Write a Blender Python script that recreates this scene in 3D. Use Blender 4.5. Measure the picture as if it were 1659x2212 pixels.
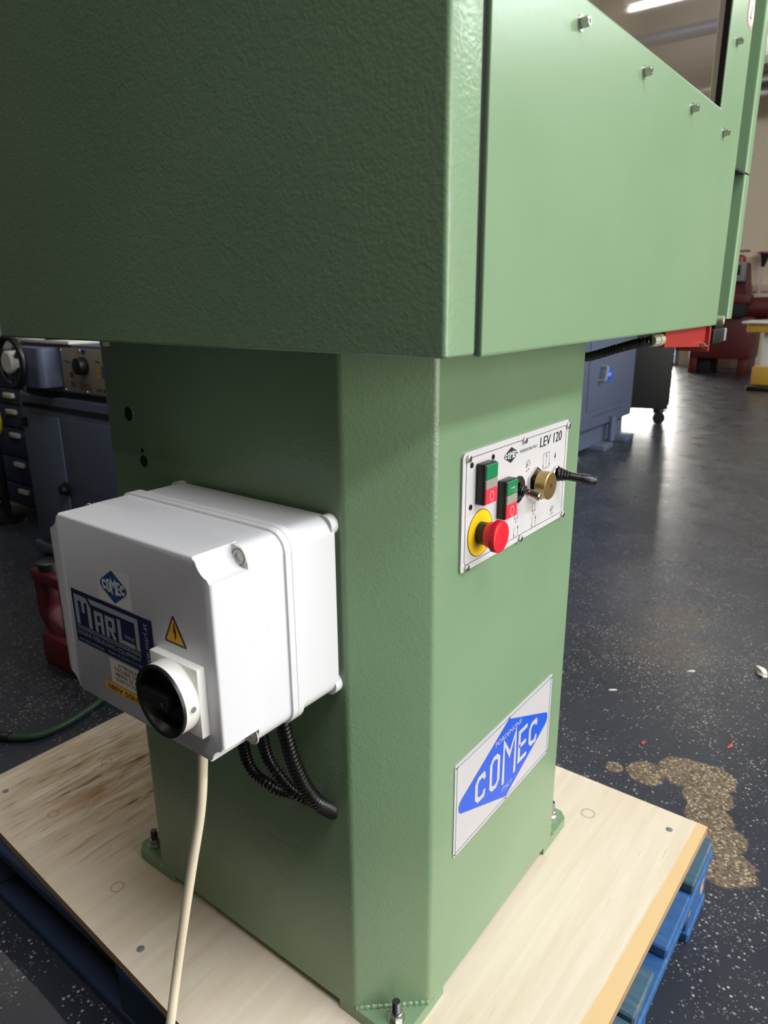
import bpy, bmesh, math, random
from mathutils import Vector, Matrix
random.seed(7)
for o in list(bpy.data.objects): bpy.data.objects.remove(o)
scene = bpy.context.scene
COL = scene.collection
PI = math.pi
FZ = -0.162                      # workshop floor; z = 0 is the top of the plywood board

# ------------------------------------------------------------------ camera
yaw, pitch, roll = math.radians(37.3683), math.radians(-16.7362), math.radians(-0.4784)
fw = Vector((math.cos(pitch)*math.cos(yaw), math.cos(pitch)*math.sin(yaw), math.sin(pitch)))
rt = Vector((math.sin(yaw), -math.cos(yaw), 0)); up = rt.cross(fw)
rt2 = rt*math.cos(roll)+up*math.sin(roll); up2 = -rt*math.sin(roll)+up*math.cos(roll)
cam = bpy.data.cameras.new('camera'); camo = bpy.data.objects.new('camera', cam); COL.objects.link(camo)
m = Matrix((rt2, up2, -fw)).transposed().to_4x4(); m.translation = Vector((-0.5775, -0.421, 0.9848))
camo.matrix_world = m
cam.sensor_fit = 'VERTICAL'; cam.sensor_height = 36.0; cam.lens = 1534.76/2212*36.0
cam.clip_start = 0.02; cam.clip_end = 60
cam.dof.use_dof = True; cam.dof.focus_distance = 1.0; cam.dof.aperture_fstop = 7.5
scene.camera = camo

# ------------------------------------------------------------------ world, lights, exposure
scene.view_settings.view_transform = 'Standard'; scene.view_settings.look = 'None'
scene.view_settings.gamma = 1.0; scene.view_settings.use_curve_mapping = False
scene.view_settings.exposure = 0.15
w = bpy.data.worlds.new('world'); scene.world = w; w.use_nodes = True
w.node_tree.nodes['Background'].inputs[0].default_value = (0.75, 0.85, 1.0, 1)
w.node_tree.nodes['Background'].inputs[1].default_value = 0.6
def area(name, loc, direction, sx, sy, power, color):
    l = bpy.data.lights.new(name, 'AREA'); l.shape = 'RECTANGLE'; l.size = sx; l.size_y = sy
    l.energy = power; l.color = color
    o = bpy.data.objects.new(name, l); COL.objects.link(o); o.location = loc
    o.rotation_euler = Vector(direction).to_track_quat('-Z', 'Y').to_euler()
    return o
WY = -3.6                        # the wall with the windows, to the right of the camera
area('daylight_ribbon_window', (3.6, WY-0.02, 4.05), (0, 1, 0), 7.8, 0.7, 590, (0.90, 0.97, 1.0))
area('daylight_loading_door', (1.2, WY-0.02, 1.15), (0, 1, 0), 3.4, 2.5, 132, (1.0, 0.95, 0.84))
area('fill_roof_panel', (-.75, -1.8, 4.77), (0, 0, -1), 1.5, 1.7, 112, (0.95, 0.97, 1.0))  # added overhead fill, lifts the board and upward faces
area('daylight_far_door', (12.32, 3.82, 1.25), (-1, 0, 0), 1.5, 2.6, 230, (1.0, 0.96, 0.88))

# ------------------------------------------------------------------ materials
def lin(c):
    return tuple((v/12.92 if v <= .04045 else ((v+.055)/1.055)**2.4) for v in (c[0]/255, c[1]/255, c[2]/255))
class Mat:
    def __init__(s, name, col=(.5,.5,.5), rough=.5, metal=0., spec=.5, ior=1.5, coat=0.):
        s.m = bpy.data.materials.new(name); s.m.use_nodes = True
        s.t = s.m.node_tree; s.b = s.t.nodes['Principled BSDF']
        s.b.inputs['Base Color'].default_value = (*col, 1); s.b.inputs['Roughness'].default_value = rough
        s.b.inputs['Metallic'].default_value = metal; s.b.inputs['IOR'].default_value = ior
        s.b.inputs['Specular IOR Level'].default_value = spec; s.b.inputs['Coat Weight'].default_value = coat
        s._pos = None
    def n(s, typ, **kw):
        nd = s.t.nodes.new(typ)
        for k, v in kw.items():
            if k in nd.inputs.keys() if isinstance(k, str) else False: nd.inputs[k].default_value = v
            else: setattr(nd, k, v)
        return nd
    def l(s, a, b): s.t.links.new(a, b)
    def pos(s):
        if s._pos is None: s._pos = s.n('ShaderNodeNewGeometry').outputs['Position']
        return s._pos
    def mapped(s, scale=(1,1,1), rot=(0,0,0), loc=(0,0,0)):
        mp = s.n('ShaderNodeMapping'); s.l(s.pos(), mp.inputs['Vector'])
        mp.inputs['Scale'].default_value = scale; mp.inputs['Rotation'].default_value = rot; mp.inputs['Location'].default_value = loc
        return mp.outputs['Vector']
    def noise(s, scale, detail=3, rough=.5, vec=None, dist=0.):
        nd = s.n('ShaderNodeTexNoise'); nd.inputs['Scale'].default_value = scale
        nd.inputs['Detail'].default_value = detail; nd.inputs['Roughness'].default_value = rough; nd.inputs['Distortion'].default_value = dist
        s.l(vec if vec is not None else s.pos(), nd.inputs['Vector']); return nd.outputs['Fac']
    def ramp(s, fac, a, b, ca=0., cb=1.):
        nd = s.n('ShaderNodeMapRange'); nd.clamp = True
        nd.inputs[1].default_value = a; nd.inputs[2].default_value = b; nd.inputs[3].default_value = ca; nd.inputs[4].default_value = cb
        s.l(fac, nd.inputs[0]); return nd.outputs[0]
    def math(s, op, a, b=None):
        nd = s.n('ShaderNodeMath'); nd.operation = op
        for i, v in enumerate((a, b)):
            if v is None: continue
            if isinstance(v, (int, float)): nd.inputs[i].default_value = v
            else: s.l(v, nd.inputs[i])
        return nd.outputs[0]
    def mix(s, fac, a, b):
        nd = s.n('ShaderNodeMix'); nd.data_type = 'RGBA'
        for i, v in ((0, fac), (6, a), (7, b)):
            if isinstance(v, (int, float)): nd.inputs[i].default_value = v
            elif isinstance(v, tuple): nd.inputs[i].default_value = (*v, 1) if len(v) == 3 else v
            else: s.l(v, nd.inputs[i])
        return nd.outputs[2]
    def color(s, c): s.l(c, s.b.inputs['Base Color'])
    def rough(s, c): s.l(c, s.b.inputs['Roughness'])
    def bump(s, h, strength=.3, dist=.001):
        nd = s.n('ShaderNodeBump'); nd.inputs['Strength'].default_value = strength; nd.inputs['Distance'].default_value = dist
        s.l(h, nd.inputs['Height']); s.l(nd.outputs[0], s.b.inputs['Normal'])
    def blob(s, x, y, r, soft=.4):
        """1 inside a soft disc in plan"""
        nd = s.n('ShaderNodeVectorMath'); nd.operation = 'DISTANCE'
        sep = s.n('ShaderNodeSeparateXYZ'); s.l(s.pos(), sep.inputs[0])
        cb = s.n('ShaderNodeCombineXYZ'); s.l(sep.outputs[0], cb.inputs[0]); s.l(sep.outputs[1], cb.inputs[1])
        s.l(cb.outputs[0], nd.inputs[0]); nd.inputs[1].default_value = (x, y, 0)
        return s.ramp(nd.outputs['Value'], r*(1+soft), r*(1-soft))
M = {}
def simple(key, srgb, rough=.5, metal=0., **kw):
    M[key] = Mat(key, lin(srgb), rough, metal, **kw); return M[key]

def green(key, bump):
    g = Mat(key, (.20, .308, .186), .38); v = g.noise(5, 2)
    g.color(g.mix(g.ramp(v, .3, .7), (.164, .260, .150), (.181, .280, .170)))
    n1 = g.noise(300, 2, .45); n2 = g.noise(130, 2, .5)
    g.bump(g.math('ADD', n1, g.math('MULTIPLY', n2, .8)), bump, .0016)
    g.b.inputs['Roughness'].default_value = .27; M[key] = g
green('green_paint', .24); green('green_smooth', .05)
wp = simple('white_plastic', (208, 208, 213), .32); wp.bump(wp.noise(40, 1), .03, .002)
v = wp.ramp(wp.noise(420, 1, .5), .79, .81); wp.color(wp.mix(v, lin((208, 208, 213)), lin((120, 118, 114))))
simple('grey_plastic', (176, 174, 164), .45); simple('white_switch', (226, 224, 220), .4)
simple('black_plastic', (15, 15, 17), .38); simple('black_rubber', (13, 13, 15), .30); simple('dark_void', (4, 4, 4), .9)
simple('bar_black', (22, 22, 24), .33)
simple('sticker_white', (222, 220, 214), .45); simple('sticker_cream', (218, 212, 196), .5)
simple('comec_blue', (22, 70, 140), .42); simple('plate_blue', (8, 78, 200), .35); simple('navy', (16, 30, 72), .4)
simple('logo_grey', (158, 164, 172), .45); simple('print_white', (214, 216, 220), .5); simple('print_black', (18, 18, 20), .5)
simple('tape_yellow', (222, 172, 52), .5); simple('sign_red', (205, 70, 30), .5)
pw = simple('panel_white', (196, 193, 196), .35); simple('plate_silver', (182, 180, 184), .32, .0)
simple('estop_yellow', (240, 196, 8), .4); simple('estop_red', (214, 22, 44), .38); simple('stop_red', (236, 40, 62), .4)
simple('start_green', (14, 118, 72), .35); simple('lens_grey', (150, 138, 132), .35); simple('stop_ring', (246, 150, 160), .4)
simple('steel', (190, 188, 184), .28, 1.); simple('dark_steel', (88, 88, 92), .35, 1.); simple('chrome', (205, 200, 196), .15, 1.)
b = simple('brass', (186, 158, 104), .38, 1.); b.bump(b.noise(300, 1, .5), .05, .001)
simple('nail_grey', (112, 118, 130), .5); simple('cable_cream', (226, 214, 190), .45); simple('hose_green', (34, 62, 42), .5)
simple('red_paint', (140, 27, 19), .45); simple('gland_grey', (150, 150, 128), .5)
M['pane_tint'] = Mat('pane_tint', (.085, .07, .055), .03, 0, .5, 1.9)
simple('wall_paint', (206, 192, 170), .8); simple('ceiling_paint', (168, 154, 134), .8); simple('wall_dark_paint', (92, 90, 86), .8); simple('frame_grey', (120, 122, 124), .5)
simple('duct_grey', (168, 164, 158), .5); simple('pipe_blue', (26, 42, 84), .5)
bg = simple('blue_grey_paint', (80, 89, 110), .45); bg.bump(bg.noise(200, 2), .1, .001)
simple('blue_grey_dark', (60, 72, 98), .5); simple('slot_dark', (16, 18, 22), .8)
simple('plate_beige', (150, 142, 128), .5); simple('chest_blue', (36, 48, 72), .5); simple('tray_white', (200, 198, 192), .5)
simple('jack_maroon', (104, 28, 44), .5); simple('machine_red', (78, 14, 18), .5); simple('machine_grey', (110, 112, 116), .5)
simple('mustard', (180, 138, 50), .55); simple('chip_white', (214, 208, 198), .7); simple('chip_red', (206, 62, 40), .6)
simple('cabinet_black', (11, 11, 12), .6); simple('bright_yellow', (224, 204, 40), .5); simple('trunk_pink', (196, 172, 160), .6)
simple('sticker_rim', (214, 120, 96), .5)
tube = Mat('tube_emission', (1,1,1), .5); tube.b.inputs['Emission Color'].default_value = (1, .95, .86, 1); tube.b.inputs['Emission Strength'].default_value = 34; M['tube_emission'] = tube

# plywood: pale veneer, grain along x, brown stain at the far left corner, tan band along the right edge
p = Mat('plywood', (.6,.5,.36), .62)
g1 = p.noise(9, 5, .6, p.mapped((.35, 5, 1)), .6); g2 = p.noise(3.0, 3, .5, p.mapped((.6, 2.2, 1)))
c = p.mix(p.ramp(g1, .3, .75), lin((218, 207, 190)), lin((206, 190, 167)))
c = p.mix(p.ramp(g2, .55, .8, 0, .5), c, lin((206, 184, 152)))
st = p.noise(5, 5, .65, p.mapped((1.1, 6, 1)), .8)
smask = p.math('MULTIPLY', p.blob(.10, .86, .17, .6), p.ramp(st, .36, .62))
c = p.mix(p.math('MULTIPLY', smask, .85), c, lin((146, 110, 62)))
st2 = p.noise(16, 4, .6, p.mapped((.5, 7, 1)), .4)
c = p.mix(p.math('MULTIPLY', p.blob(.12, .84, .2, .5), p.ramp(st2, .56, .68)), c, lin((92, 66, 38)))
st3 = p.noise(14, 4, .6, p.mapped((.45, 6, 1), loc=(3, 2, 0)), .5)
c = p.mix(p.ramp(st3, .66, .76, 0, .55), c, lin((160, 136, 104)))
sx = p.n('ShaderNodeSeparateXYZ'); p.l(p.pos(), sx.inputs[0])
edge = p.math('ADD', sx.outputs[1], p.math('MULTIPLY', sx.outputs[0], .05))
band = p.ramp(p.math('ADD', edge, p.math('MULTIPLY', p.noise(5, 3), .012)), -.162, -.166)
c = p.mix(p.math('MULTIPLY', band, .85), c, lin((214, 178, 124)))
for (kx, ky, kr) in ((.604, -.023, .014), (-.036, .8336, .011), (-.066, .565, .012), (.125, .90, .012)):
    ring = p.math('SUBTRACT', p.blob(kx, ky, kr, .12), p.blob(kx, ky, kr*.78, .15))
    c = p.mix(p.math('MULTIPLY', ring, .55), c, lin((120, 92, 60)))
p.color(c); p.bump(p.noise(60, 4, .6, p.mapped((.4, 5, 1))), .12, .001); M['plywood'] = p
pe = Mat('plywood_edge', (.3,.22,.14), .7); sx = pe.n('ShaderNodeSeparateXYZ'); pe.l(pe.pos(), sx.inputs[0])
wv = pe.math('FRACT', pe.math('MULTIPLY', sx.outputs[2], 1/.0072))
pe.color(pe.mix(pe.ramp(wv, .45, .55), lin((196, 168, 126)), lin((112, 84, 54)))); M['plywood_edge'] = pe
def pallet_mat(key, base, wood, lo, hi):
    q = Mat(key, base, .7); ch = q.noise(14, 5, .65, q.mapped((1, 1, 1), loc=(1.3, .4, 0))); gr = q.noise(30, 4, .6, q.mapped((4, .5, 1)))
    c = q.mix(q.ramp(gr, .3, .7), base, tuple(v*.62 for v in base)); c = q.mix(q.ramp(ch, lo, hi), c, wood)
    q.color(c); q.bump(gr, .3, .002); M[key] = q
pallet_mat('pallet_blue', lin((34, 88, 148)), lin((178, 138, 94)), .60, .63)
pallet_mat('pallet_navy', lin((26, 46, 74)), lin((120, 90, 62)), .62, .65)  # same pallet paint, with the left side's shade put into the colour
pallet_mat('pallet_worn', lin((56, 92, 116)), lin((140, 114, 84)), .50, .60)
# floor: dark coated asphalt with pale grit and a worn patch of bare aggregate
f = Mat('floor_coating', (.03,.033,.04), .3)
base = f.mix(f.ramp(f.noise(1.4, 4, .6), .3, .7), lin((36, 40, 50)), lin((50, 54, 64)))
vo = f.n('ShaderNodeTexVoronoi'); vo.inputs['Scale'].default_value = 135; f.l(f.pos(), vo.inputs['Vector'])
vs = f.n('ShaderNodeSeparateColor'); f.l(vo.outputs['Color'], vs.inputs[0])
dens = f.ramp(f.noise(3.5, 4, .65), .38, .68, .0, .42)
grit = f.math('MULTIPLY', f.math('LESS_THAN', vs.outputs[0], dens), f.ramp(vo.outputs['Distance'], .42, .22))
vo2 = f.n('ShaderNodeTexVoronoi'); vo2.inputs['Scale'].default_value = 230; f.l(f.pos(), vo2.inputs['Vector'])
vs2 = f.n('ShaderNodeSeparateColor'); f.l(vo2.outputs['Color'], vs2.inputs[0])
grit2 = f.math('MULTIPLY', f.math('LESS_THAN', vs2.outputs[0], f.math('MULTIPLY', dens, .9)), f.ramp(vo2.outputs['Distance'], .45, .2))
c = f.mix(f.math('MULTIPLY', grit, f.ramp(vs.outputs[1], 0, 1, .25, .95)), base, lin((178, 172, 164)))
c = f.mix(f.math('MULTIPLY', grit2, .5), c, lin((150, 146, 142)))
jit = f.math('MULTIPLY', f.math('SUBTRACT', f.noise(16, 4, .6), .5), .9)
pm = None
for (x, y, r) in ((1.03, -.02, .045), (1.085, -.085, .06), (1.10, -.15, .055), (1.02, -.165, .055), (.955, -.185, .05), (.89, -.22, .055), (.815, -.25, .06), (1.15, .06, .0), (1.0, .055, .022), (1.75, .12, .16), (2.0, .15, .13)):
    if r <= 0: continue
    bl = f.blob(x, y, r, .55)
    if x > 1.5: continue
    pm = bl if pm is None else f.math('MAXIMUM', pm, bl)
pm = f.ramp(f.math('ADD', pm, jit), .42, .52)
agg = f.mix(f.ramp(vs2.outputs[1], .1, .9), lin((70, 60, 49)), lin((126, 110, 90)))
agg = f.mix(f.math('MULTIPLY', f.math('LESS_THAN', vs.outputs[2], .25), f.ramp(vo.outputs['Distance'], .5, .2)), agg, lin((172, 156, 128)))
far_ = f.math('MULTIPLY', f.ramp(f.math('ADD', f.math('MAXIMUM', f.blob(1.72, .14, .16, .6), f.blob(2.0, .18, .13, .6)), jit), .3, .9), .2)
c = f.mix(f.math('MAXIMUM', pm, far_), c, agg); f.color(c)
f.rough(f.mix(pm, f.ramp(f.noise(6, 3), .3, .7, .25, .35), (.8, .8, .8)))
hb = f.math('ADD', f.math('MULTIPLY', f.noise(140, 3), .6), f.math('ADD', grit, pm)); f.bump(hb, .12, .0012); M['floor_coating'] = f

# ------------------------------------------------------------------ geometry helpers
def obj(name, bm, mat, parent=None, smooth=True, angle=32, normals=True):
    me = bpy.data.meshes.new(name)
    if normals: bmesh.ops.recalc_face_normals(bm, faces=bm.faces[:])
    bm.to_mesh(me); bm.free()
    me.materials.append(M[mat].m)
    if smooth:
        for pl in me.polygons: pl.use_smooth = True
        me.set_sharp_from_angle(angle=math.radians(angle))
    return link(name, me, parent)
def link(name, me, parent=None):
    o = bpy.data.objects.new(name, me); COL.objects.link(o)
    if parent is not None: attach(o, parent)
    return o
WL = {}
def attach(o, parent):
    o.parent = parent
    o.matrix_parent_inverse = Matrix.Translation(-Vector(WL.get(parent.name, (0, 0, 0))))
def tag(o, label=None, cat=None, group=None, kind=None):
    if label: o['label'] = label
    if cat: o['category'] = cat
    if group: o['group'] = group
    if kind: o['kind'] = kind
    return o
def thing(name, label, cat, loc, group=None):
    o = bpy.data.objects.new(name, None); COL.objects.link(o); o.location = loc; o.empty_display_size = .05
    WL[o.name] = loc; return tag(o, label, cat, group)
def bx(bm, x0, x1, y0, y1, z0, z1, bevel=0, seg=2):
    mt = Matrix.Translation(((x0+x1)/2, (y0+y1)/2, (z0+z1)/2)) @ Matrix.Diagonal((abs(x1-x0), abs(y1-y0), abs(z1-z0), 1))
    r = bmesh.ops.create_cube(bm, size=1, matrix=mt)
    if bevel:
        es = {e for v in r['verts'] for e in v.link_edges}
        bmesh.ops.bevel(bm, geom=list(es), offset=bevel, segments=seg, affect='EDGES', profile=.5)
    return bm
def box(name, x0, x1, y0, y1, z0, z1, mat, parent=None, bevel=0, seg=2):
    return obj(name, bx(bmesh.new(), x0, x1, y0, y1, z0, z1, bevel, seg), mat, parent)
def cy(bm, a, b, r0, r1=None, n=24, caps=True):
    a, b = Vector(a), Vector(b); d = b-a; r1 = r0 if r1 is None else r1
    mt = Matrix.Translation((a+b)/2) @ d.to_track_quat('Z', 'Y').to_matrix().to_4x4()
    bmesh.ops.create_cone(bm, cap_ends=caps, cap_tris=False, segments=n, radius1=r0, radius2=r1, depth=d.length, matrix=mt); return bm
def cyl(name, a, b, r0, mat, parent=None, r1=None, n=24):
    return obj(name, cy(bmesh.new(), a, b, r0, r1, n), mat, parent)
def lathe(bm, origin, axis, prof, n=32):
    """prof: (distance along axis, radius) pairs, closed at zero-radius ends"""
    q = Vector(axis).to_track_quat('Z', 'Y'); o = Vector(origin); rings = []
    for t, r in prof:
        if r < 1e-7: rings.append([bm.verts.new(o+q@Vector((0, 0, t)))])
        else: rings.append([bm.verts.new(o+q@Vector((r*math.cos(2*PI*i/n), r*math.sin(2*PI*i/n), t))) for i in range(n)])
    for A, B in zip(rings, rings[1:]):
        for i in range(n):
            j = (i+1) % n
            if len(A) == 1 and len(B) == 1: continue
            if len(A) == 1: bm.faces.new((A[0], B[i], B[j]))
            elif len(B) == 1: bm.faces.new((A[i], A[j], B[0]))
            else: bm.faces.new((A[i], A[j], B[j], B[i]))
    return bm
def turned(name, origin, axis, prof, mat, parent=None, n=32, angle=32):
    return obj(name, lathe(bmesh.new(), origin, axis, prof, n), mat, parent, angle=angle)
def prism(bm, pts, axis, a, b):
    """extrude polygon pts (two remaining coordinates in xyz order) along axis from a to b"""
    def mk(p, t):
        return {'x': (t, p[0], p[1]), 'y': (p[0], t, p[1]), 'z': (p[0], p[1], t)}[axis]
    A = [bm.verts.new(mk(p, a)) for p in pts]; B = [bm.verts.new(mk(p, b)) for p in pts]; n = len(pts)
    fa = bm.faces.new(A); fb = bm.faces.new(B[::-1])
    for i in range(n): bm.faces.new((A[i], B[i], B[(i+1) % n], A[(i+1) % n]))
    return fa, fb
def fillet(pts, radii, seg=5):
    out = []; n = len(pts)
    for i in range(n):
        p = Vector(pts[i]).to_2d(); r = radii[i] if isinstance(radii, (list, tuple)) else radii
        if r <= 0: out.append(tuple(p)); continue
        a = (Vector(pts[i-1]).to_2d()-p).normalized(); b = (Vector(pts[(i+1) % n]).to_2d()-p).normalized()
        ang = a.angle(b); d = r/math.tan(ang/2); c = p+(a+b).normalized()*(r/math.sin(ang/2))
        s, e = p+a*d, p+b*d; a0 = math.atan2(s.y-c.y, s.x-c.x); a1 = math.atan2(e.y-c.y, e.x-c.x)
        da = (a1-a0+PI) % (2*PI)-PI
        for k in range(seg+1): t = a0+da*k/seg; out.append((c.x+r*math.cos(t), c.y+r*math.sin(t)))
    return out
def rrect(a0, a1, b0, b1, r, seg=5): return fillet([(a0, b0), (a1, b0), (a1, b1), (a0, b1)], r, seg)
def spline(pts, n=12):
    P = [Vector(q) for q in pts]; P = [2*P[0]-P[1]]+P+[2*P[-1]-P[-2]]; out = []
    for i in range(1, len(P)-2):
        for k in range(n):
            t = k/n; a, b_, c_, d = P[i-1:i+3]
            out.append(.5*((2*b_)+(-a+c_)*t+(2*a-5*b_+4*c_-d)*t*t+(-a+3*b_-3*c_+d)*t**3))
    out.append(P[-2]); return out
def resample(path, step):
    out = [path[0].copy()]; acc = 0.
    for a, b_ in zip(path, path[1:]):
        L = (b_-a).length; t = step-acc
        while t <= L: out.append(a+(b_-a)*(t/L)); t += step
        acc = (acc+L) % step
    return out
def tubem(bm, path, rf, n=12, caps=True):
    path = [Vector(q) for q in path]; rings = []; prev = None
    for i, q in enumerate(path):
        t = (path[min(i+1, len(path)-1)]-path[max(i-1, 0)]).normalized()
        if prev is None: u = t.orthogonal().normalized()
        else: u = (prev-t*prev.dot(t)).normalized()
        prev = u; v_ = t.cross(u); r = rf(i) if callable(rf) else rf
        rings.append([bm.verts.new(q+(u*math.cos(2*PI*k/n)+v_*math.sin(2*PI*k/n))*r) for k in range(n)])
    for A, B in zip(rings, rings[1:]):
        for k in range(n): bm.faces.new((A[k], A[(k+1) % n], B[(k+1) % n], B[k]))
    if caps: bm.faces.new(rings[0][::-1]); bm.faces.new(rings[-1])
    return bm
def tubeo(name, path, r, mat, parent=None, n=12): return obj(name, tubem(bmesh.new(), path, r, n), mat, parent, angle=50)
def conduit(name, pts, r, mat, parent, pitch=.0052):
    pth = resample(spline(pts, 24), pitch/4); pr = (1.0, 1.0, .82, .82)
    return obj(name, tubem(bmesh.new(), pth, lambda i: r*(1.06, 1.06, .84, .84)[i % 4], 14), mat, parent, angle=50)
# flat print on vertical faces: F = (origin, right, up, normal)
def frame(origin, right, upv): r, u = Vector(right), Vector(upv); return (Vector(origin), r, u, r.cross(u))
def put(F, a, b_, h=0.): return F[0]+F[1]*a+F[2]*b_+F[3]*h
def flat(name, F, polys, mat, parent, h=.0004, thick=0.):
    bm = bmesh.new()
    for pl in polys:
        ar = sum(pl[i-1][0]*pl[i][1]-pl[i][0]*pl[i-1][1] for i in range(len(pl)))
        if ar < 0: pl = pl[::-1]
        vs = [bm.verts.new(put(F, a, b_, h)) for a, b_ in pl]; fc = bm.faces.new(vs)
        if thick:
            ws = [bm.verts.new(put(F, a, b_, h-thick)) for a, b_ in pl]; n = len(pl)
            for i in range(n): bm.faces.new((vs[i], ws[i], ws[(i+1) % n], vs[(i+1) % n]))
    bmesh.ops.triangulate(bm, faces=[q for q in bm.faces if len(q.verts) > 4])
    return obj(name, bm, mat, parent, smooth=False, normals=bool(thick))
def stroke_polys(lines, wd):
    """each polyline becomes one mitred strip with round ends, no overlapping faces"""
    out = []
    for ln in lines:
        q = [Vector(v).to_2d() for v in ln]; closed = (q[0]-q[-1]).length < 1e-7
        if closed: q = q[:-1]
        n = len(q); L, R = [], []
        for i in range(n):
            d0 = (q[i]-q[i-1]).normalized() if (i > 0 or closed) else None
            d1 = (q[(i+1) % n]-q[i]).normalized() if (i < n-1 or closed) else None
            d0 = d0 or d1; d1 = d1 or d0
            t = (d0+d1).normalized(); nn = Vector((-t.y, t.x)); k = wd/2/max(.45, nn.dot(Vector((-d0.y, d0.x))))
            L.append(q[i]+nn*k); R.append(q[i]-nn*k)
        strip = [[tuple(R[i]), tuple(R[(i+1) % n]), tuple(L[(i+1) % n]), tuple(L[i])] for i in range(n if closed else n-1)]
        if not closed:
            for c_, d in ((q[0], q[0]-q[1]), (q[-1], q[-1]-q[-2])):
                a0 = math.atan2(d.y, d.x)
                strip.append([(c_.x+wd/2*math.cos(a0-PI/2+PI*k/8), c_.y+wd/2*math.sin(a0-PI/2+PI*k/8)) for k in range(9)])
        out += strip
    return out
def disc(cx, cy_, r, n=24): return [(cx+r*math.cos(2*PI*k/n), cy_+r*math.sin(2*PI*k/n)) for k in range(n)]
def text(name, s, F, a, b_, wd, ht, mat, parent, h=.0005, shear=0., vertical=False):
    cu = bpy.data.curves.new('lettering_curve', 'FONT'); cu.body = s; cu.resolution_u = 3
    tmp = bpy.data.objects.new('lettering_tmp', cu); COL.objects.link(tmp); bpy.context.view_layer.update()
    me = bpy.data.meshes.new_from_object(tmp.evaluated_get(bpy.context.evaluated_depsgraph_get()))
    bpy.data.objects.remove(tmp); bpy.data.curves.remove(cu); me.name = name
    xs = [q.co.x for q in me.vertices]; ys = [q.co.y for q in me.vertices]
    x0, x1, y0, y1 = min(xs), max(xs), min(ys), max(ys)
    for q in me.vertices:
        uu, vv = (q.co.x-x0)/(x1-x0)*wd, (q.co.y-y0)/(y1-y0)*ht
        uu += shear*vv
        q.co = put(F, a-vv, b_+uu, h) if vertical else put(F, a+uu, b_+vv, h)
    me.materials.clear(); me.materials.append(M[mat].m)
    return link(name, me, parent)
def comec(F, cx, cz, sw, sh, wd, mat, parent, h=.0006):
    """the maker's word mark: five stroked letters, tall in the middle"""
    L = []; us = (-.43, -.215, 0.02, .245, .43); hs = (.52, .74, 1., .74, .52); wl = (.115, .12, .19, .12, .115)
    for k, (u, hh, ww) in enumerate(zip(us, hs, wl)):
        x0, x1 = cx+(u-ww/2)*sw, cx+(u+ww/2)*sw; z0, z1 = cz-hh*sh/2, cz+hh*sh/2; q = (x1-x0)*.28; d = hh*sh*.16
        if k in (0, 4): L.append([(x1, z1-d), (x1-q*.3, z1), (x0+q, z1), (x0, z1-q), (x0, z0+q), (x0+q, z0), (x1-q*.3, z0), (x1, z0+d)])
        if k == 1: L.append([(x0+q, z1), (x1-q, z1), (x1, z1-q), (x1, z0+q), (x1-q, z0), (x0+q, z0), (x0, z0+q), (x0, z1-q), (x0+q, z1)])
        if k == 2: L.append([(x0, z0), (x0, z1), ((x0+x1)/2, z1-hh*sh*.42), (x1, z1), (x1, z0)])
        if k == 3: L += [[(x1, z1), (x0, z1), (x0, z0), (x1, z0)], [(x0+wd*.5, cz), (x1-q*.5, cz)]]
    return flat('logo_lettering', F, stroke_polys(L, wd), mat, parent, h)
def diamond(cx, cz, hw, hh, r): return fillet([(cx-hw, cz), (cx, cz-hh), (cx+hw, cz), (cx, cz+hh)], [r, r*.12, r, r*.12], 6)
FY = lambda y: frame((0, y, 0), (1, 0, 0), (0, 0, 1))            # faces looking to -y, u = x
def FX(x): return (Vector((x, 0, 0)), Vector((0, 1, 0)), Vector((0, 0, 1)), Vector((-1, 0, 0)))   # faces looking to -x, u = y
def FXM(x): return frame((x, 0, 0), (0, -1, 0), (0, 0, 1))       # same face, u = -y so that text reads

# ------------------------------------------------------------------ setting
def struct(name, bm, mat): return tag(obj(name, bm, mat, smooth=False), kind='structure')
XF, XB, YL, ZC = 12.3, -7.0, 8.0, 4.8
struct('floor', bx(bmesh.new(), XB-.2, XF+.2, WY-.2, YL+.2, FZ-.1, FZ), 'floor_coating')
struct('ceiling', bx(bmesh.new(), XB-.2, XF+.2, WY-.2, YL+.2, ZC, ZC+.15), 'ceiling_paint')
def wall_open(name, axis, pos, thick, a0, a1, holes, mat='wall_paint'):
    """wall with rectangular openings, built of blocks"""
    bm = bmesh.new(); cuts = sorted({a0, a1, *[h[0] for h in holes], *[h[1] for h in holes]})
    for s, e in zip(cuts, cuts[1:]):
        zs = sorted([(h[2], h[3]) for h in holes if h[0] <= s+1e-6 and h[1] >= e-1e-6]); z = FZ
        for (q0, q1) in zs+[(ZC, ZC)]:
            if q0 > z+1e-6:
                if axis == 'x': bx(bm, pos, pos+thick, s, e, z, q0)
                else: bx(bm, s, e, pos, pos+thick, z, q0)
            z = q1
    return struct(name, bm, mat)
wall_open('wall_right', 'y', WY, -.2, XB-.2, XF+.2, [(-.3, 7.5, 3.7, 4.4), (-.5, 2.9, FZ, 2.4)])
wall_open('wall_far', 'x', XF, .2, WY, YL, [(3.07, 4.57, FZ, 2.55)])
wall_open('wall_back', 'x', XB, -.2, WY, YL, [], 'wall_dark_paint')
wall_open('wall_left', 'y', YL, .2, XB-.2, XF+.2, [], 'wall_dark_paint')
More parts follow.
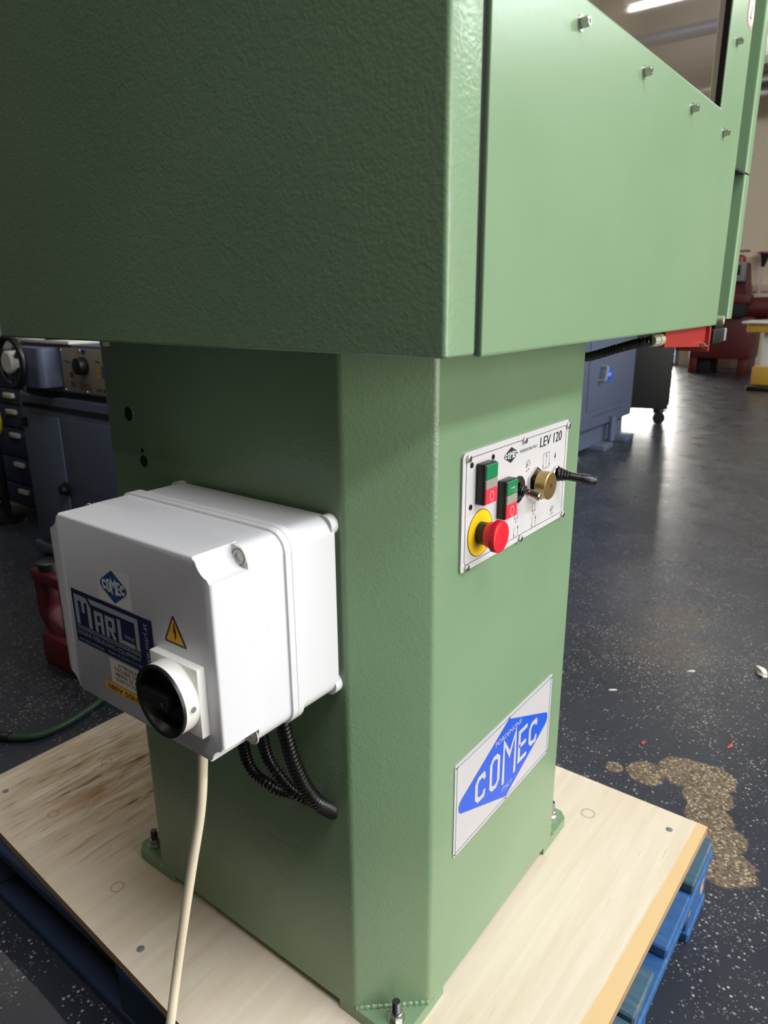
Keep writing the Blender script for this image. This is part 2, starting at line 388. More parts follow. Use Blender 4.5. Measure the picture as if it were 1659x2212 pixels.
def win(name, axis, pos, a0, a1, z0, z1, nv, nh):
    e = bpy.data.objects.new(name, None); COL.objects.link(e); tag(e, kind='structure'); t = .05
    def bar(nm, p0, p1, q0, q1):
        if axis == 'y': box(nm, p0, p1, pos-.06, pos+.02, q0, q1, 'frame_grey', e)
        else: box(nm, pos-.02, pos+.06, p0, p1, q0, q1, 'frame_grey', e)
    for z in (z0, z1-t): bar('outer_frame', a0, a1, z, z+t)
    for k in range(nv+1): a = a0+(a1-a0-t)*k/nv; bar('mullion', a, a+t, z0+t, z1-t)
    for k in range(1, nh): z = z0+(z1-z0)*k/nh; bar('glazing_bar', a0, a1, z, z+.03)
    return e
win('window_1', 'y', WY, -.3, 7.5, 3.7, 4.4, 8, 1)
rl_ = bpy.data.objects.new('fill_panel_frame', None); COL.objects.link(rl_); tag(rl_, kind='structure')  # frame around the added overhead fill, no opening in the ceiling
for q in ((-1.56, .06, -2.71, -2.65), (-1.56, .06, -.95, -.89), (-1.56, -1.50, -2.65, -.95), (.00, .06, -2.65, -.95)): box('outer_frame', q[0], q[1], q[2], q[3], 4.70, 4.7995, 'frame_grey', rl_)
win('door_1', 'y', WY, -.5, 2.9, FZ, 2.4, 1, 1)
win('door_2', 'x', XF, 3.07, 4.57, FZ, 2.55, 2, 3)

# ------------------------------------------------------------------ pallet and plywood board
def quad_slab(name, q, z0, z1, mat, parent=None):
    bm = bmesh.new(); prism(bm, q, 'z', z0, z1); return obj(name, bm, mat, parent, smooth=False)
ply = quad_slab('plywood_board', [(-.180, -.203), (.706, -.223), (.712, 1.038), (-.116, 1.046)], -.018, 0., 'plywood')
tag(ply, 'pale plywood board with brown stains under the green machine', 'board')
ply.data.materials.append(M['plywood_edge'].m)
for pl in ply.data.polygons:
    if abs(pl.normal.z) < .5: pl.material_index = 1
for k, (x, y) in enumerate(((.654, -.166), (-.1156, .4243), (.655, .96), (-.06, .98))):
    turned('nail_head', (x, y, 0), (0, 0, 1), [(-.004, .006), (.0006, .0062), (.0010, .0054), (.0010, 0)], 'nail_grey', ply, 16)
pal = thing('pallet', 'worn blue painted wooden pallet under the plywood board', 'pallet', (.28, .38, FZ))
PY0, PY1 = -.236, 1.03
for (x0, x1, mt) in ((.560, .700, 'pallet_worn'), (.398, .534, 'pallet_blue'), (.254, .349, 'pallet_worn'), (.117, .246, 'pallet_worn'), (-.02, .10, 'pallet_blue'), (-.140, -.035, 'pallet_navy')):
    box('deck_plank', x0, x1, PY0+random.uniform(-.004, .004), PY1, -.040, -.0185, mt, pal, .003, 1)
for y in (PY0, .35, PY1-.13):
    box('stringer_board', -.137, .702, y-.004, y+.125, -.062, -.0405, 'pallet_blue', pal, .003, 1)
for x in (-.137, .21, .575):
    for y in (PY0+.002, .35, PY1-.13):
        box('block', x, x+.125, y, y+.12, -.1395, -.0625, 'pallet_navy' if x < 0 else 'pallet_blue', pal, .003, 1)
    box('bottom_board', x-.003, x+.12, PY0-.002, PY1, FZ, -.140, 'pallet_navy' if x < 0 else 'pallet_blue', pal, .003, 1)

# ------------------------------------------------------------------ the green machine
mach = thing('grinding_machine', 'green painted industrial machine with chamfered column on a plywood board', 'machine', (.28, .3, 0))
XR, YR = .556, .602                     # far faces of the column
oct_ = [(0, .079), (.0706, 0), (.4795, 0), (XR, .0765), (XR, .525), (.4795, YR), (.075, YR), (0, .525)]
bm = bmesh.new(); prism(bm, fillet(oct_, .013, 6), 'z', .0163, .945); column = obj('column', bm, 'green_paint', mach, angle=25)
tag(column, 'green steel column with chamfered corners')
def foot(cx, cy_, sx, sy):
    n = .108; c_ = .014
    pts = [(0, n), (0, c_), (c_, 0), (n, 0), (n, .004), (.074, .004), (.004, .074), (.004, n)]
    top = [(0, .085), (0, c_), (c_, 0), (.085, 0)]
    bm = bmesh.new()
    T = lambda q: (cx+sx*q[0], cy_+sy*q[1])
    prism(bm, [T(q) for q in top], 'z', .0005, .020)
    for q in ([(.0001, n), (.0001, .0851), (.006, .0851), (.006, n)], [(n, .0001), (.0851, .0001), (.0851, .006), (n, .006)]):
        prism(bm, [T(r) for r in q], 'z', .0005, .0162)
    ft = obj('foot_plate', bm, 'green_smooth', mach, smooth=False)
    a, b_ = Vector((*T((.071, .001)), .021)), Vector((*T((.001, .079)), .021))
    rr = random.Random(3); pth = [a+(b_-a)*k/40+Vector((0, 0, rr.uniform(-.0006, .0006))) for k in range(41)]
    tubeo('weld_bead', pth, lambda i: .0042+.0009*math.sin(i*1.9), 'green_smooth', ft, 8)
    px, py = T((.024, .024))
    turned('washer', (px, py, .020), (0, 0, 1), [(0, .0001), (0, .0125), (.0022, .0125), (.0022, .006)], 'steel', ft, 24)
    bm = bmesh.new(); cy(bm, (px, py, .0222), (px, py, .032), .0098, n=6); cy(bm, (px, py, .032), (px, py, .0335), .0085, .0075, n=24)
    obj('hex_nut', bm, 'steel', ft)
    bm = bmesh.new(); tubem(bm, [(px, py, .03+.0005*k) for k in range(43)], lambda i: .0056+(.0003 if i % 2 else -.0003), 16)
    obj('stud', bm, 'dark_steel', ft)
foot(0, 0, 1, 1); foot(XR, 0, -1, 1); foot(0, YR, 1, -1); foot(XR, YR, -1, -1)
for (y, z, r) in ((.4718, .8316, .0105), (.4473, .7666, .0085), (.4478, .7819, .0032)):
    turned('drilled_hole', (-.0004, y, z), (1, 0, 0), [(0, 0), (0, r)], 'dark_void', mach, 24)
for (y, z) in ((.4718, .8316),):
    turned('hole_rim', (-.0002, y, z), (-1, 0, 0), [(0, .0112), (.0006, .0110), (.0006, .0104), (0, .0102)], 'green_smooth', mach, 24)
cyl('bolt_stub', (-.022, .474, .926), (-.022, .474, .937), .006, 'gland_grey', mach)

# upper housing
XH0, YH0, YH1, ZH0, ZH1, XH1 = -.0745, -.1011, .6532, .9366, 1.78, .945
bm = bmesh.new()
prism(bm, fillet([(XH0, YH0), (-.0267, YH0), (-.0267, -.045), (XH1, -.045), (XH1, YH1), (XH0, YH1)], [.0045, .002, 0, .004, .004, .004], 4), 'z', ZH0, ZH1)
hs = obj('housing', bm, 'green_paint', mach); tag(hs, 'large dark green upper housing overhanging the column')
bv = hs.modifiers.new('edge', 'BEVEL'); bv.width = .0025; bv.segments = 2; bv.limit_method = 'ANGLE'; bv.angle_limit = math.radians(60)
box('door_seal', -.0266, -.0140, -.0985, -.046, ZH0+.003, ZH1-.01, 'dark_void', mach)
# door with its window opening
DX0, DX1, DZ0, DZ1 = -.0176, .813, .9345, 1.74; WX0, WX1, WZ0, WZ1 = .085, .681, 1.2545, 1.62
bm = bmesh.new(); y0, y1 = YH0-.0015, YH0+.0075
O_ = [(DX0, DZ0), (DX1, DZ0), (DX1, DZ1), (DX0, DZ1)]; I_ = [(WX0, WZ0), (WX1, WZ0), (WX1, WZ1), (WX0, WZ1)]
ov = [[bm.verts.new((x, y, z)) for x, z in L] for y in (y0, y1) for L in (O_, I_)]
for i in range(4):
    j = (i+1) % 4
    for q in ((ov[0][i], ov[0][j], ov[1][j], ov[1][i]), (ov[2][i], ov[2][j], ov[3][j], ov[3][i]), (ov[0][i], ov[0][j], ov[2][j], ov[2][i]), (ov[1][i], ov[1][j], ov[3][j], ov[3][i])): bm.faces.new(q)
door = obj('door', bm, 'green_smooth', mach, smooth=False); tag(door, 'light green hinged door with a tinted window')
bv = door.modifiers.new('edge', 'BEVEL'); bv.width = .0018; bv.segments = 2; bv.limit_method = 'ANGLE'; bv.angle_limit = math.radians(60)
bm = bmesh.new(); bx(bm, WX0-.02, WX1+.02, YH0+.008, YH0+.013, WZ0-.02, WZ1+.02); pane = obj('window_pane', bm, 'pane_tint', door, smooth=False)
tag(pane, 'brown tinted window pane')
for x in (WX1, WX0): box('window_gasket', x-.0015, x+.0015, YH0+.0005, YH0+.0075, WZ0, WZ1, 'black_rubber', door)
bolt = bmesh.new()
lathe(bolt, (0, 0, 0), (0, -1, 0), [(0, 0), (0, .0072), (.0012, .0072), (.0012, .004)], 20); cy(bolt, (0, -.001, 0), (0, -.0085, 0), .0052, .0049, 6)
lathe(bolt, (0, -.0085, 0), (0, -1, 0), [(0, .0044), (.0007, .004), (.0007, .0022), (-.001, .0021), (-.001, 0)], 16)
bme = bpy.data.meshes.new('hex_bolt'); bolt.to_mesh(bme); bolt.free(); bme.materials.append(M['steel'].m)
for (x, z) in ((.1502, 1.2312), (.3346, 1.2292), (.5321, 1.2269), (.7098, 1.2250), (.7275, 1.3519), (.7275, 1.52)):
    o = link('hex_bolt', bme, door); o.location = (x, y0, z)
st_ = flat('warning_sticker', FY(y0), [rrect(.770, .815-.004, 1.385, 1.4275, .016, 6)], 'sticker_rim', door, .0004)
flat('sticker_face', FY(y0), [rrect(.7735, .8075, 1.3885, 1.424, .013, 6)], 'sticker_white', st_, .0008)
flat('sticker_print', FY(y0), stroke_polys([[(.786, 1.398), (.7915, 1.406), (.792, 1.414)], [(.7865, 1.398), (.792, 1.398)]], .0025), 'print_black', st_, .0011)
# side channel right of the door, in two lengths with a dark joint between them
for (z0, z1) in ((.943, 1.1895), (1.1925, 1.75)):
    bm = bmesh.new()
    prism(bm, fillet([(.826, -.046), (.826, -.078), (.902, -.078), (.902, -.1005), (.938, -.1005), (.938, -.046)], [0, .006, .002, .004, .005, 0], 3), 'z', z0, z1)
    obj('side_channel', bm, 'green_smooth', mach)
bm = bmesh.new(); tubem(bm, [(.815+.0006*math.sin(k*1.3), -.083, .95+k*.006) for k in range(40)], lambda i: .0035+.0008*math.sin(i*2.2), 8); obj('weld_seam', bm, 'green_smooth', mach, angle=60)
box('channel_gap', .83, .928, -.098, -.05, 1.1893, 1.1927, 'dark_void', mach)

# limit switch under the door, on its red bracket, and the conduit feeding it
bm = bmesh.new(); prism(bm, [(.548, .911), (.783, .8985), (.783, .9335), (.548, .9335)], 'y', -.094, -.078)
ls = obj('limit_switch_bracket', bm, 'red_paint', mach, smooth=False); tag(ls, 'red limit switch bracket')
box('bracket_flange', .7835, .793, -.1005, -.045, .8905, .9335, 'red_paint', ls, .0015)
box('switch_body', .799, .878, -.104, -.06, .9020, .9280, 'black_plastic', ls, .003)
box('switch_cover', .8785, .900, -.103, -.062, .9035, .927, 'machine_grey', ls, .002)
box('switch_neck', .822, .876, -.1, -.066, .9282, .9395, 'black_plastic', ls, .002)
for (y, z) in ((-.098, .9065), (-.070, .9065), (-.098, .9235), (-.070, .9235)):
    turned('cover_screw', (.900, y, z), (1, 0, 0), [(0, .0036), (.004, .0036), (.0052, .002), (.0052, 0)], 'chrome', ls, 16)
turned('roller', (.882, -.099, .9415), (0, 1, 0), [(0, 0), (0, .0075), (.012, .0075), (.012, 0)], 'gland_grey', ls, 20)
tubeo('lever_arm', spline([(.812, -.09, .928), (.818, -.092, .942), (.838, -.094, .945), (.842, -.094, .934)], 5), .0018, 'steel', ls, 8)
bm = bmesh.new(); cy(bm, (.757, -.0945, .9035), (.757, -.101, .9035), .0050, n=6); cy(bm, (.757, -.1, .9035), (.757, -.107, .9035), .0030); obj('bracket_bolt', bm, 'chrome', ls)
bm = bmesh.new()
lathe(bm, (.549, -.086, .9220), (-1, 0, 0), [(0, 0), (0, .0095), (.020, .0095), (.0205, .0085), (.023, .0085), (.0235, .0094), (.036, .0090), (.040, .0072), (.040, 0)], 12)
obj('cable_gland', bm, 'gland_grey', ls, angle=25)
conduit('conduit', [(.510, -.086, .9218), (.505, -.072, .9195), (.512, -.050, .9135), (.515, -.030, .9075), (.522, -.005, .8995), (.538, .020, .8930), (.554, .040, .8915)], .0068, 'black_rubber', mach, .0052)

# control panel
cp = bmesh.new(); fa, fb = prism(cp, fillet([(.1226, .6608), (.4252, .6608), (.4252, .8108), (.1226, .8108)], [.004, .004, .006, .008], 4), 'y', -.003, -.0001)
cp = obj('control_panel', cp, 'panel_white', mach, angle=20); tag(cp, 'white control panel with push buttons and levers')
P = FY(-.003)
ln = fillet([(.1305, .669), (.4175, .669), (.4175, .803), (.1305, .803)], .006, 4); ln.append(ln[0])
flat('border_line', P, stroke_polys([ln], .0007), 'print_black', cp, .0003)
for (x, z) in ((.1338, .8031), (.279, .8021), (.421, .8018), (.4206, .6646), (.2795, .6637), (.1352, .665)):
    turned('panel_screw', (x, -.003, z), (0, -1, 0), [(0, .0046), (.0030, .0046), (.0038, .0036), (.0038, .0016), (.0022, .0014), (.0022, 0)], 'steel', cp, 20)
for (x, z) in ((.1428, .7936), (.1423, .7414), (.1947, .7944)):
    turned('hole_plug', (x, -.003, z), (0, -1, 0), [(0, .0036), (.0008, .0035), (.0008, .0016), (.0002, .0014), (.0002, 0)], 'black_plastic', cp, 20)
def station(x0, z0, mark):
    x1, z1, yf = x0+.0305, z0+.0515, -.0155
    bm = bmesh.new(); bx(bm, x0, x1, yf, -.003, z0, z1, .0018); obj('button_block', bm, 'black_plastic', cp)
    def key(nm, a, b_, mt): return box(nm, x0+.0012, x1-.0012, yf-.0018, yf+.002, z0+a, z0+b_, mt, cp, .0006, 1)
    key('start_button', .0322, .0503, 'start_green'); key('pilot_lens', .0200, .0316, 'lens_grey'); key('stop_button', .0012, .0194, 'stop_red')
    Q = FY(yf-.0018); cx, cz = (x0+x1)/2, z0+.0103
    ring = [(cx+.0048*math.cos(2*PI*k/28), cz+.0058*math.sin(2*PI*k/28)) for k in range(29)]
    flat('stop_symbol', Q, stroke_polys([ring], .0014), 'stop_ring', cp, .0003)
    if mark: flat('start_symbol', Q, stroke_polys([[(cx-.005, z0+.0415), (cx+.005, z0+.0415)]], .0012), 'stop_ring', cp, .0003)
station(.1535, .742, False); station(.2094, .7095, True)
# emergency stop
ex, ez = .1676, .7025
turned('emergency_stop_disc', (ex, -.003, ez), (0, -1, 0), [(0, .030), (.0008, .030), (.0008, 0)], 'estop_yellow', cp, 48)
rg = [(ex+.0302*math.cos(2*PI*k/48), ez+.0302*math.sin(2*PI*k/48)) for k in range(49)]
flat('disc_outline', P, stroke_polys([rg], .0007), 'print_black', cp, .0009)
turned('emergency_stop_collar', (ex, -.0038, ez), (0, -1, 0), [(0, .0145), (.012, .0145), (.0125, .0135), (.0125, 0)], 'black_plastic', cp, 40)
bm = bmesh.new(); lathe(bm, (ex, -.0155, ez), (0, -1, 0), [(0, 0), (0, .0155), (.0015, .0165), (.0085, .0168), (.0095, .0196), (.0165, .0202), (.0178, .0196), (.0184, .018), (.0186, .012), (.0186, 0)], 48)
obj('emergency_stop_button', bm, 'estop_red', cp)
bm = bmesh.new()
for k in range(72):
    a = 2*PI*k/72; ca, sa = math.cos(a), math.sin(a)
    cy(bm, (ex+.0199*ca, -.0256, ez+.0199*sa), (ex+.0199*ca, -.0318, ez+.0199*sa), .0006, n=5)
tag(obj('grip_ribs', bm, 'estop_red', cp), kind='stuff')
# toggle lever with chrome tip in its ring
turned('toggle_ring', (.268, -.003, .7366), (0, -1, 0), [(0, .0188), (.0012, .0188), (.0016, .017), (.0016, .0115), (0, .011)], 'black_plastic', cp, 40)
turned('toggle_base', (.268, -.003, .7366), (0, -1, 0), [(0, .014), (.0022, .0138), (.0022, 0)], 'chrome', cp, 32)
ta = Vector((.268, -.005, .7366)); tb = Vector((.273, -.034, .7290)); td = (tb-ta).normalized()
turned('toggle_boot', ta, td, [(0, .0098), (.002, .0098), (.003, .0082), (.0045, .0092), (.006, .0078), (.0075, .0085), (.009, .006)], 'black_rubber', cp, 28)
turned('toggle_lever', ta, td, [(.008, .0056), (.0125, .0056), (.0126, .0066), (.0140, .0066), (.0141, .005), (.0155, .005), (.0158, .0063), (.0275, .0063), (.0292, .005), (.0296, 0)], 'chrome', cp, 28)
# brass thumb wheel on its hexagonal plate
hx, hz = .3185, .7345
bm = bmesh.new(); pts = fillet([(hx+.0245*math.cos(PI/2+k*PI/3), hz+.0245*math.sin(PI/2+k*PI/3)) for k in range(6)], .003, 3)
prism(bm, pts, 'y', -.0065, -.003); hp = obj('wheel_plate', bm, 'chrome', cp, angle=20)
turned('wheel_spindle', (hx, -.0065, hz), (0, -1, 0), [(0, .0125), (.006, .0125), (.006, 0)], 'black_plastic', cp, 28)
turned('brass_wheel', (hx, -.0115, hz), (0, -1, 0), [(0, 0), (0, .0188), (.0008, .0194), (.0150, .0194), (.0160, .0184), (.0160, .0032), (.013, .0028), (.013, 0)], 'brass', cp, 48)
box('wheel_mark', hx+.008, hx+.0095, -.0115, -.009, hz-.024, hz-.018, 'print_black', cp)
# joystick
ja = Vector((.3845, -.003, .7360)); jb = Vector((.418, -.056, .7240)); jd = (jb-ja).normalized(); jl = (jb-ja).length
turned('joystick_base', ja, (0, -1, 0), [(0, .0115), (.004, .0115), (.0048, .0105), (.0048, 0)], 'chrome', cp, 32)
turned('joystick_boot', ja, jd, [(.002, .0120)]+[(.004+.0022*k, .0118-.0006*k-(.0012 if k % 2 else 0)) for k in range(9)]+[(.0245, 0)], 'black_rubber', cp, 28)
turned('joystick_lever', ja, jd, [(.018, .0066), (.040, .0062), (.0402, .0074), (.0520, .0078), (.0535, .0070), (jl-.002, .0058), (jl-.002, .0040), (jl-.004, .0036), (jl-.004, 0)], 'bar_black', cp, 24)
# print on the panel
dl = flat('logo_diamond', P, [diamond(.243, .7885, .0225, .0105, .003)], 'print_black', cp, .0004); comec(P, .243, .7885, .0335, .0088, .0016, 'print_white', cp, .0008)
text('lettering', 'PORDENONE-ITALY', P, .2685, .7862, .0515, .0042, 'print_black', cp)
text('lettering', 'LEV 120', P, .3292, .7835, .0715, .0145, 'print_black', cp, shear=.05)
def arrow(x, za, zb, wd=.0005, hd=.0042):
    s = 1 if zb > za else -1
    return stroke_polys([[(x, za), (x, zb)]], wd)+[[(x-.0013, zb-s*hd), (x+.0013, zb-s*hd), (x, zb)]]
def hand(x, z, s=1.):
    L = [[(-.006, -.006), (-.001, -.0065), (.002, -.003), (.005, -.006)], [(-.006, -.001), (-.003, .002), (-.0055, .004), (-.002, .0075), (.003, .008), (.006, .003), (.0045, 0)], [(-.003, .002), (.0015, .0045)], [(-.0045, -.001), (.0005, .002)]]
    return stroke_polys([[(x+a*s, z+b_*s) for a, b_ in l] for l in L], .0006)
flat('cycle_symbol', P, stroke_polys([[(.3415, .7722), (.3640, .7722)], [(.3415, .7505), (.3635, .7505)]], .0006)+arrow(.3425, .771, .7515)+arrow(.3528, .7515, .771)+arrow(.3630, .771, .7515), 'print_black', cp, .0004)['kind'] = 'stuff'
flat('up_symbol', P, [[(.380, .7605), (.3845, .7605), (.3822, .7695)]]+stroke_polys([[(.3822, .7602), (.3822, .757)]], .0006), 'print_black', cp, .0004)
for q in ((.2608, .6855, .6700), (.2717, .6700, .6855), (.3160, .6855, .6695), (.3270, .6695, .6855)): flat('arrow_symbol', P, arrow(*q), 'print_black', cp, .0004)
for (x, z) in ((.2655, .7005), (.3195, .6985)):
    flat('feed_symbol', P, stroke_polys([[(x-.0045, z+.008), (x+.0045, z+.008)], [(x-.004, z+.0075), (x-.004, z-.004)], [(x+.004, z+.0075), (x+.004, z-.004)], [(x-.006, z-.0045), (x+.006, z-.0045)], [(x-.002, z-.008), (x+.002, z-.008)], [(x, z-.0085), (x, z-.011)]], .0006), 'print_black', cp, .0004)
for q in ((.294, .764), (.3815, .6795, .85)): flat('hand_symbol', P, hand(*q), 'print_black', cp, .0004)

# name plate
bm = bmesh.new(); prism(bm, rrect(.1246, .4322, .2318, .3831, .003, 3), 'y', -.0013, -.0001)
npl = obj('name_plate', bm, 'plate_silver', mach, angle=20); tag(npl, 'silver name plate with blue diamond logo')
Q = FY(-.0013)
l1 = rrect(.1300, .4268, .2372, .3777, .002, 2); l1.append(l1[0])
flat('border_line', Q, stroke_polys([l1], .0008), 'comec_blue', npl, .0003)
flat('logo_diamond', Q, [fillet([(.1165, .3075), (.2784, .2385), (.4403, .3075), (.2784, .3765)], [.0125, .004, .0125, .004], 8)], 'plate_blue', npl, .0004)
comec(Q, .2805, .3060, .198, .070, .0078, 'plate_silver', npl, .0007)
text('lettering', 'PORDENONE', Q, .2375, .3485, .0835, .0085, 'plate_silver', npl, .0007, .12)
text('lettering', 'ITALY', Q, .2640, .2540, .0325, .0080, 'plate_silver', npl, .0007, .12)
for (x, z) in ((.1292, .3785), (.4285, .3785), (.1292, .2365), (.4285, .2365), (.2784, .3790), (.2784, .2360)):
    turned('rivet', (x, -.0013, z), (0, -1, 0), [(0, .0026), (.0010, .0022), (.0014, .001), (.0014, 0)], 'steel', npl, 16)

# ------------------------------------------------------------------ white electrical box on the column
enc = thing('electrical_box', 'white plastic electrical box with rotary switch mounted on the column', 'electrical box', (-.09, .23, .522))
Y0, Y1, Z0, Z1 = .083, .376, .5225, .7535
def capped(bm, pts, a, b_, bev):
    fa, fb = prism(bm, pts, 'x', a, b_)
    if bev: bmesh.ops.bevel(bm, geom=list(fa.edges), offset=bev, segments=3, affect='EDGES', profile=.5)
bm = bmesh.new(); prism(bm, rrect(Y0+.003, Y1-.003, Z0+.003, Z1-.003, .021, 7), 'x', -.0725, -.006)
back = obj('box_base', bm, 'white_plastic', enc)
for (y, z) in ((Y0+.0145, Z0+.0145), (Y1-.0145, Z0+.0145), (Y0+.0145, Z1-.0145), (Y1-.0145, Z1-.0145)): cyl('mounting_boss', (-.012, y, z), (-.0003, y, z), .0126, 'white_plastic', back, n=28)
bm = bmesh.new(); prism(bm, rrect(Y0-.001, Y1+.001, Z0-.001, Z1+.001, .024, 7), 'x', -.0790, -.0705); obj('base_flange', bm, 'white_plastic', back)
bm = bmesh.new(); prism(bm, rrect(Y0, Y1, Z0, Z1, .023, 7), 'x', -.0796, -.0786); obj('seal', bm, 'bar_black', back)
bm = bmesh.new()
capped(bm, rrect(Y0-.001, Y1+.001, Z0-.001, Z1+.001, .024, 7), -.0880, -.0796, .0015)
capped(bm, rrect(Y0+.002, Y1-.002, Z0+.002, Z1-.002, .021, 7), -.1370, -.0870, 0)
def notched(y0, y1, z0, z1, r, seg=7):
    out = []
    for (cx, cz, a0) in ((y0, z0, PI/2), (y1, z0, PI), (y1, z1, 3*PI/2), (y0, z1, 0)):
        arc = [(cx+r*math.cos(a0-PI/2*k/seg), cz+r*math.sin(a0-PI/2*k/seg)) for k in range(seg+1)]
        out += arc
    return out
capped(bm, notched(Y0+.0015, Y1-.0015, Z0+.0015, Z1-.0015, .0235), -.1850, -.1300, .0028)
lid = obj('lid', bm, 'white_plastic', enc, angle=38); tag(lid, 'deep white lid with notched corners')
for (y, z) in ((Y0+.0135, Z0+.0135), (Y1-.0135, Z0+.0135), (Y0+.0135, Z1-.0135), (Y1-.0135, Z1-.0135)):
    sc = turned('lid_screw', (-.1370, y, z), (-1, 0, 0), [(0, .0108), (.0018, .0105), (.0018, .0092), (.0003, .0090), (.0003, .0080), (.0022, .0078), (.0022, .0048), (-.0005, .0044), (-.0005, 0)], 'grey_plastic', lid, 28)
LX = -.185; E = FX(LX)
RX = lambda y0, y1, z0, z1: [(y0, z0), (y1, z0), (y1, z1), (y0, z1)]
EM = FXM(LX)                       # u = -y
s1 = flat('logo_sticker', EM, [RX(-.2830, -.2190, .6635, .7065)], 'sticker_white', lid, .0003)
flat('logo_diamond', EM, [fillet([(-.2815, .6853), (-.2515, .6658), (-.2212, .6853), (-.2515, .7050)], [.006, .0008, .006, .0008], 5)], 'comec_blue', lid, .0005)
comec(EM, -.2510, .6855, .0405, .0165, .0030, 'print_white', lid, .0008)
# dealer sticker
flat('dealer_sticker', EM, [RX(-.3435, -.1868, .5945, .6625)], 'navy', lid, .0003)
def mm(poly): return [(-.3435+a/1000, .5945+b_/1000) for a, b_ in poly]
bars = [[(5, 24), (12.5, 24), (12.5, 62), (5, 62)], [(12.5, 55), (30, 55), (30, 62), (12.5, 62)], [(19, 41), (25, 41), (25, 55), (19, 55)], [(31, 24), (38.5, 24), (38.5, 52), (31, 55)], [(30, 55), (31, 55), (38.5, 52), (30, 62)],
        [(45, 24), (51, 24), (51, 51), (45, 51)], [(57, 24), (63, 24), (63, 51), (57, 51)], [(51, 46), (57, 46), (57, 51), (51, 51)], [(51, 34), (57, 34), (57, 38), (51, 38)],
        [(67, 24), (73, 24), (73, 51), (67, 51)], [(73, 46), (86, 46), (86, 51), (73, 51)], [(80, 38), (86, 38), (86, 46), (80, 46)], [(73, 34), (86, 34), (86, 38), (73, 38)], [(80, 24), (87, 24), (81, 34), (74, 34)],
        [(91, 24), (97.5, 24), (97.5, 53), (91, 53)], [(97.5, 24), (122, 24), (122, 29.5), (97.5, 29.5)],
        [(41, 56.5), (131.5, 56.5), (131.5, 63), (35, 63)], [(124.5, 24), (131.5, 24), (131.5, 56.5), (124.5, 56.5)],
        [(5, 21.2), (131.5, 21.2), (131.5, 22.4), (5, 22.4)], [(5, 18.4), (131.5, 18.4), (131.5, 19.6), (5, 19.6)]]
flat('dealer_logo', EM, [mm(q) for q in bars], 'logo_grey', lid, .0006)
def mt(s, a, b_, wd, ht, **k): return text('lettering', s, EM, -.3435+a/1000, .5945+b_/1000, wd/1000, ht/1000, k.pop('mat', 'logo_grey'), lid, .0007, **k)
mt('FRANZ', 104, 32.5, 18, 5); mt('ENGINE REBUILDING EQUIPMENT', 5, 9.8, 126.5, 6.4)
mt('www.marl-machines.at', 5, 3, 52, 4); mt('Mobile: +43 (0) 676 / 55 77 848', 66, 3, 66, 4.4)
mt('www.marl.at', 148, 5, 57, 9, vertical=True)
# shock sign
T0, T1, T2 = (-.1482, .6812), (-.1662, .6474), (-.1290, .6474)
sg = flat('warning_sign', EM, [fillet([T0, T1, T2], .0014, 3)], 'print_black', lid, .0003)
cT = Vector(((T0[0]+T1[0]+T2[0])/3, (T0[1]+T1[1]+T2[1])/3)); sc_ = lambda q, k: tuple(cT+(Vector(q)-cT)*k)
flat('sign_face', EM, [[sc_(T0, .80), sc_(T1, .80), sc_(T2, .80)]], 'tape_yellow', lid, .0006)
flat('shock_symbol', EM, [[(-.1485, .6715), (-.1462, .6722), (-.1473, .6640), (-.1446, .6648), (-.1462, .6562), (-.1450, .6564), (-.1470, .6510), (-.1484, .6562), (-.1471, .6560), (-.1464, .6620), (-.1492, .6612)]], 'sign_red', lid, .0008)
flat('notice_label', EM, [RX(-.2782, -.190, .5600, .5918)], 'sticker_cream', lid, .0003)
for k, (s, a, wd) in enumerate((('ATTENZIONE', .262, .042), ('TOGLIERE TENSIONE', .270, .066), ('PRIMA DI APRIRE', .268, .062), ('QUESTO COPERCHIO', .270, .068))):
    text('lettering', s, EM, -a, .5845-k*.0066, wd, .0047, 'print_black', lid, .0006)
flat('voltage_tape', EM, [RX(-.2935, -.188, .5475, .5592)], 'tape_yellow', lid, .0004)
text('lettering', '380V 50Hz', EM, -.2885, .5502, .066, .0058, 'print_black', lid, .0008)
l2 = RX(-.3452, -.3280, .5500, .5655); l2.append(l2[0]); flat('moulded_square', EM, stroke_polys([l2], .0006), 'white_plastic', lid, .0004)
# rotary main switch
ky, kz = .1427, .5972
bm = bmesh.new(); bx(bm, -.1950, -.1848, ky-.0385, ky+.0385, kz-.0390, kz+.0390, .0012)
rs = obj('rotary_switch', bm, 'white_switch', enc); tag(rs, 'rotary main switch with black knob')
turned('switch_ring', (-.1950, ky, kz), (-1, 0, 0), [(0, .0365), (0, .0385), (.0008, .0390), (.0165, .0390), (.0165, .0362), (0, .0362)], 'white_switch', rs, 56)
turned('switch_knob', (-.2112, ky, kz), (-1, 0, 0), [(-.0095, 0), (-.0095, .0295), (.0015, .0350), (.0034, .0362), (.0040, .0378), (.0034, .0392), (0, .0392), (-.0005, .036), (-.016, .036), (-.016, 0)], 'black_plastic', rs, 56, 50)
bm = bmesh.new(); bx(bm, -.2150, -.2010, ky-.0130, ky+.0330, kz-.0090, kz+.0080, .0018); obj('knob_grip', bm, 'bar_black', rs)
flat('grip_mark', FXM(-.2150), stroke_polys([[( -ky+.0055+.0016*math.cos(t*PI/5), kz-.001+.0020*math.sin(t*PI/5)) for t in range(2, 9)]], .0005), 'grey_plastic', rs, .0003)
turned('lock_hole', (-.2035, ky-.0388, kz), (0, -1, 0), [(0, .0044), (.0010, .0044), (.0010, .0036), (.0006, .0034)], 'white_switch', rs, 20)
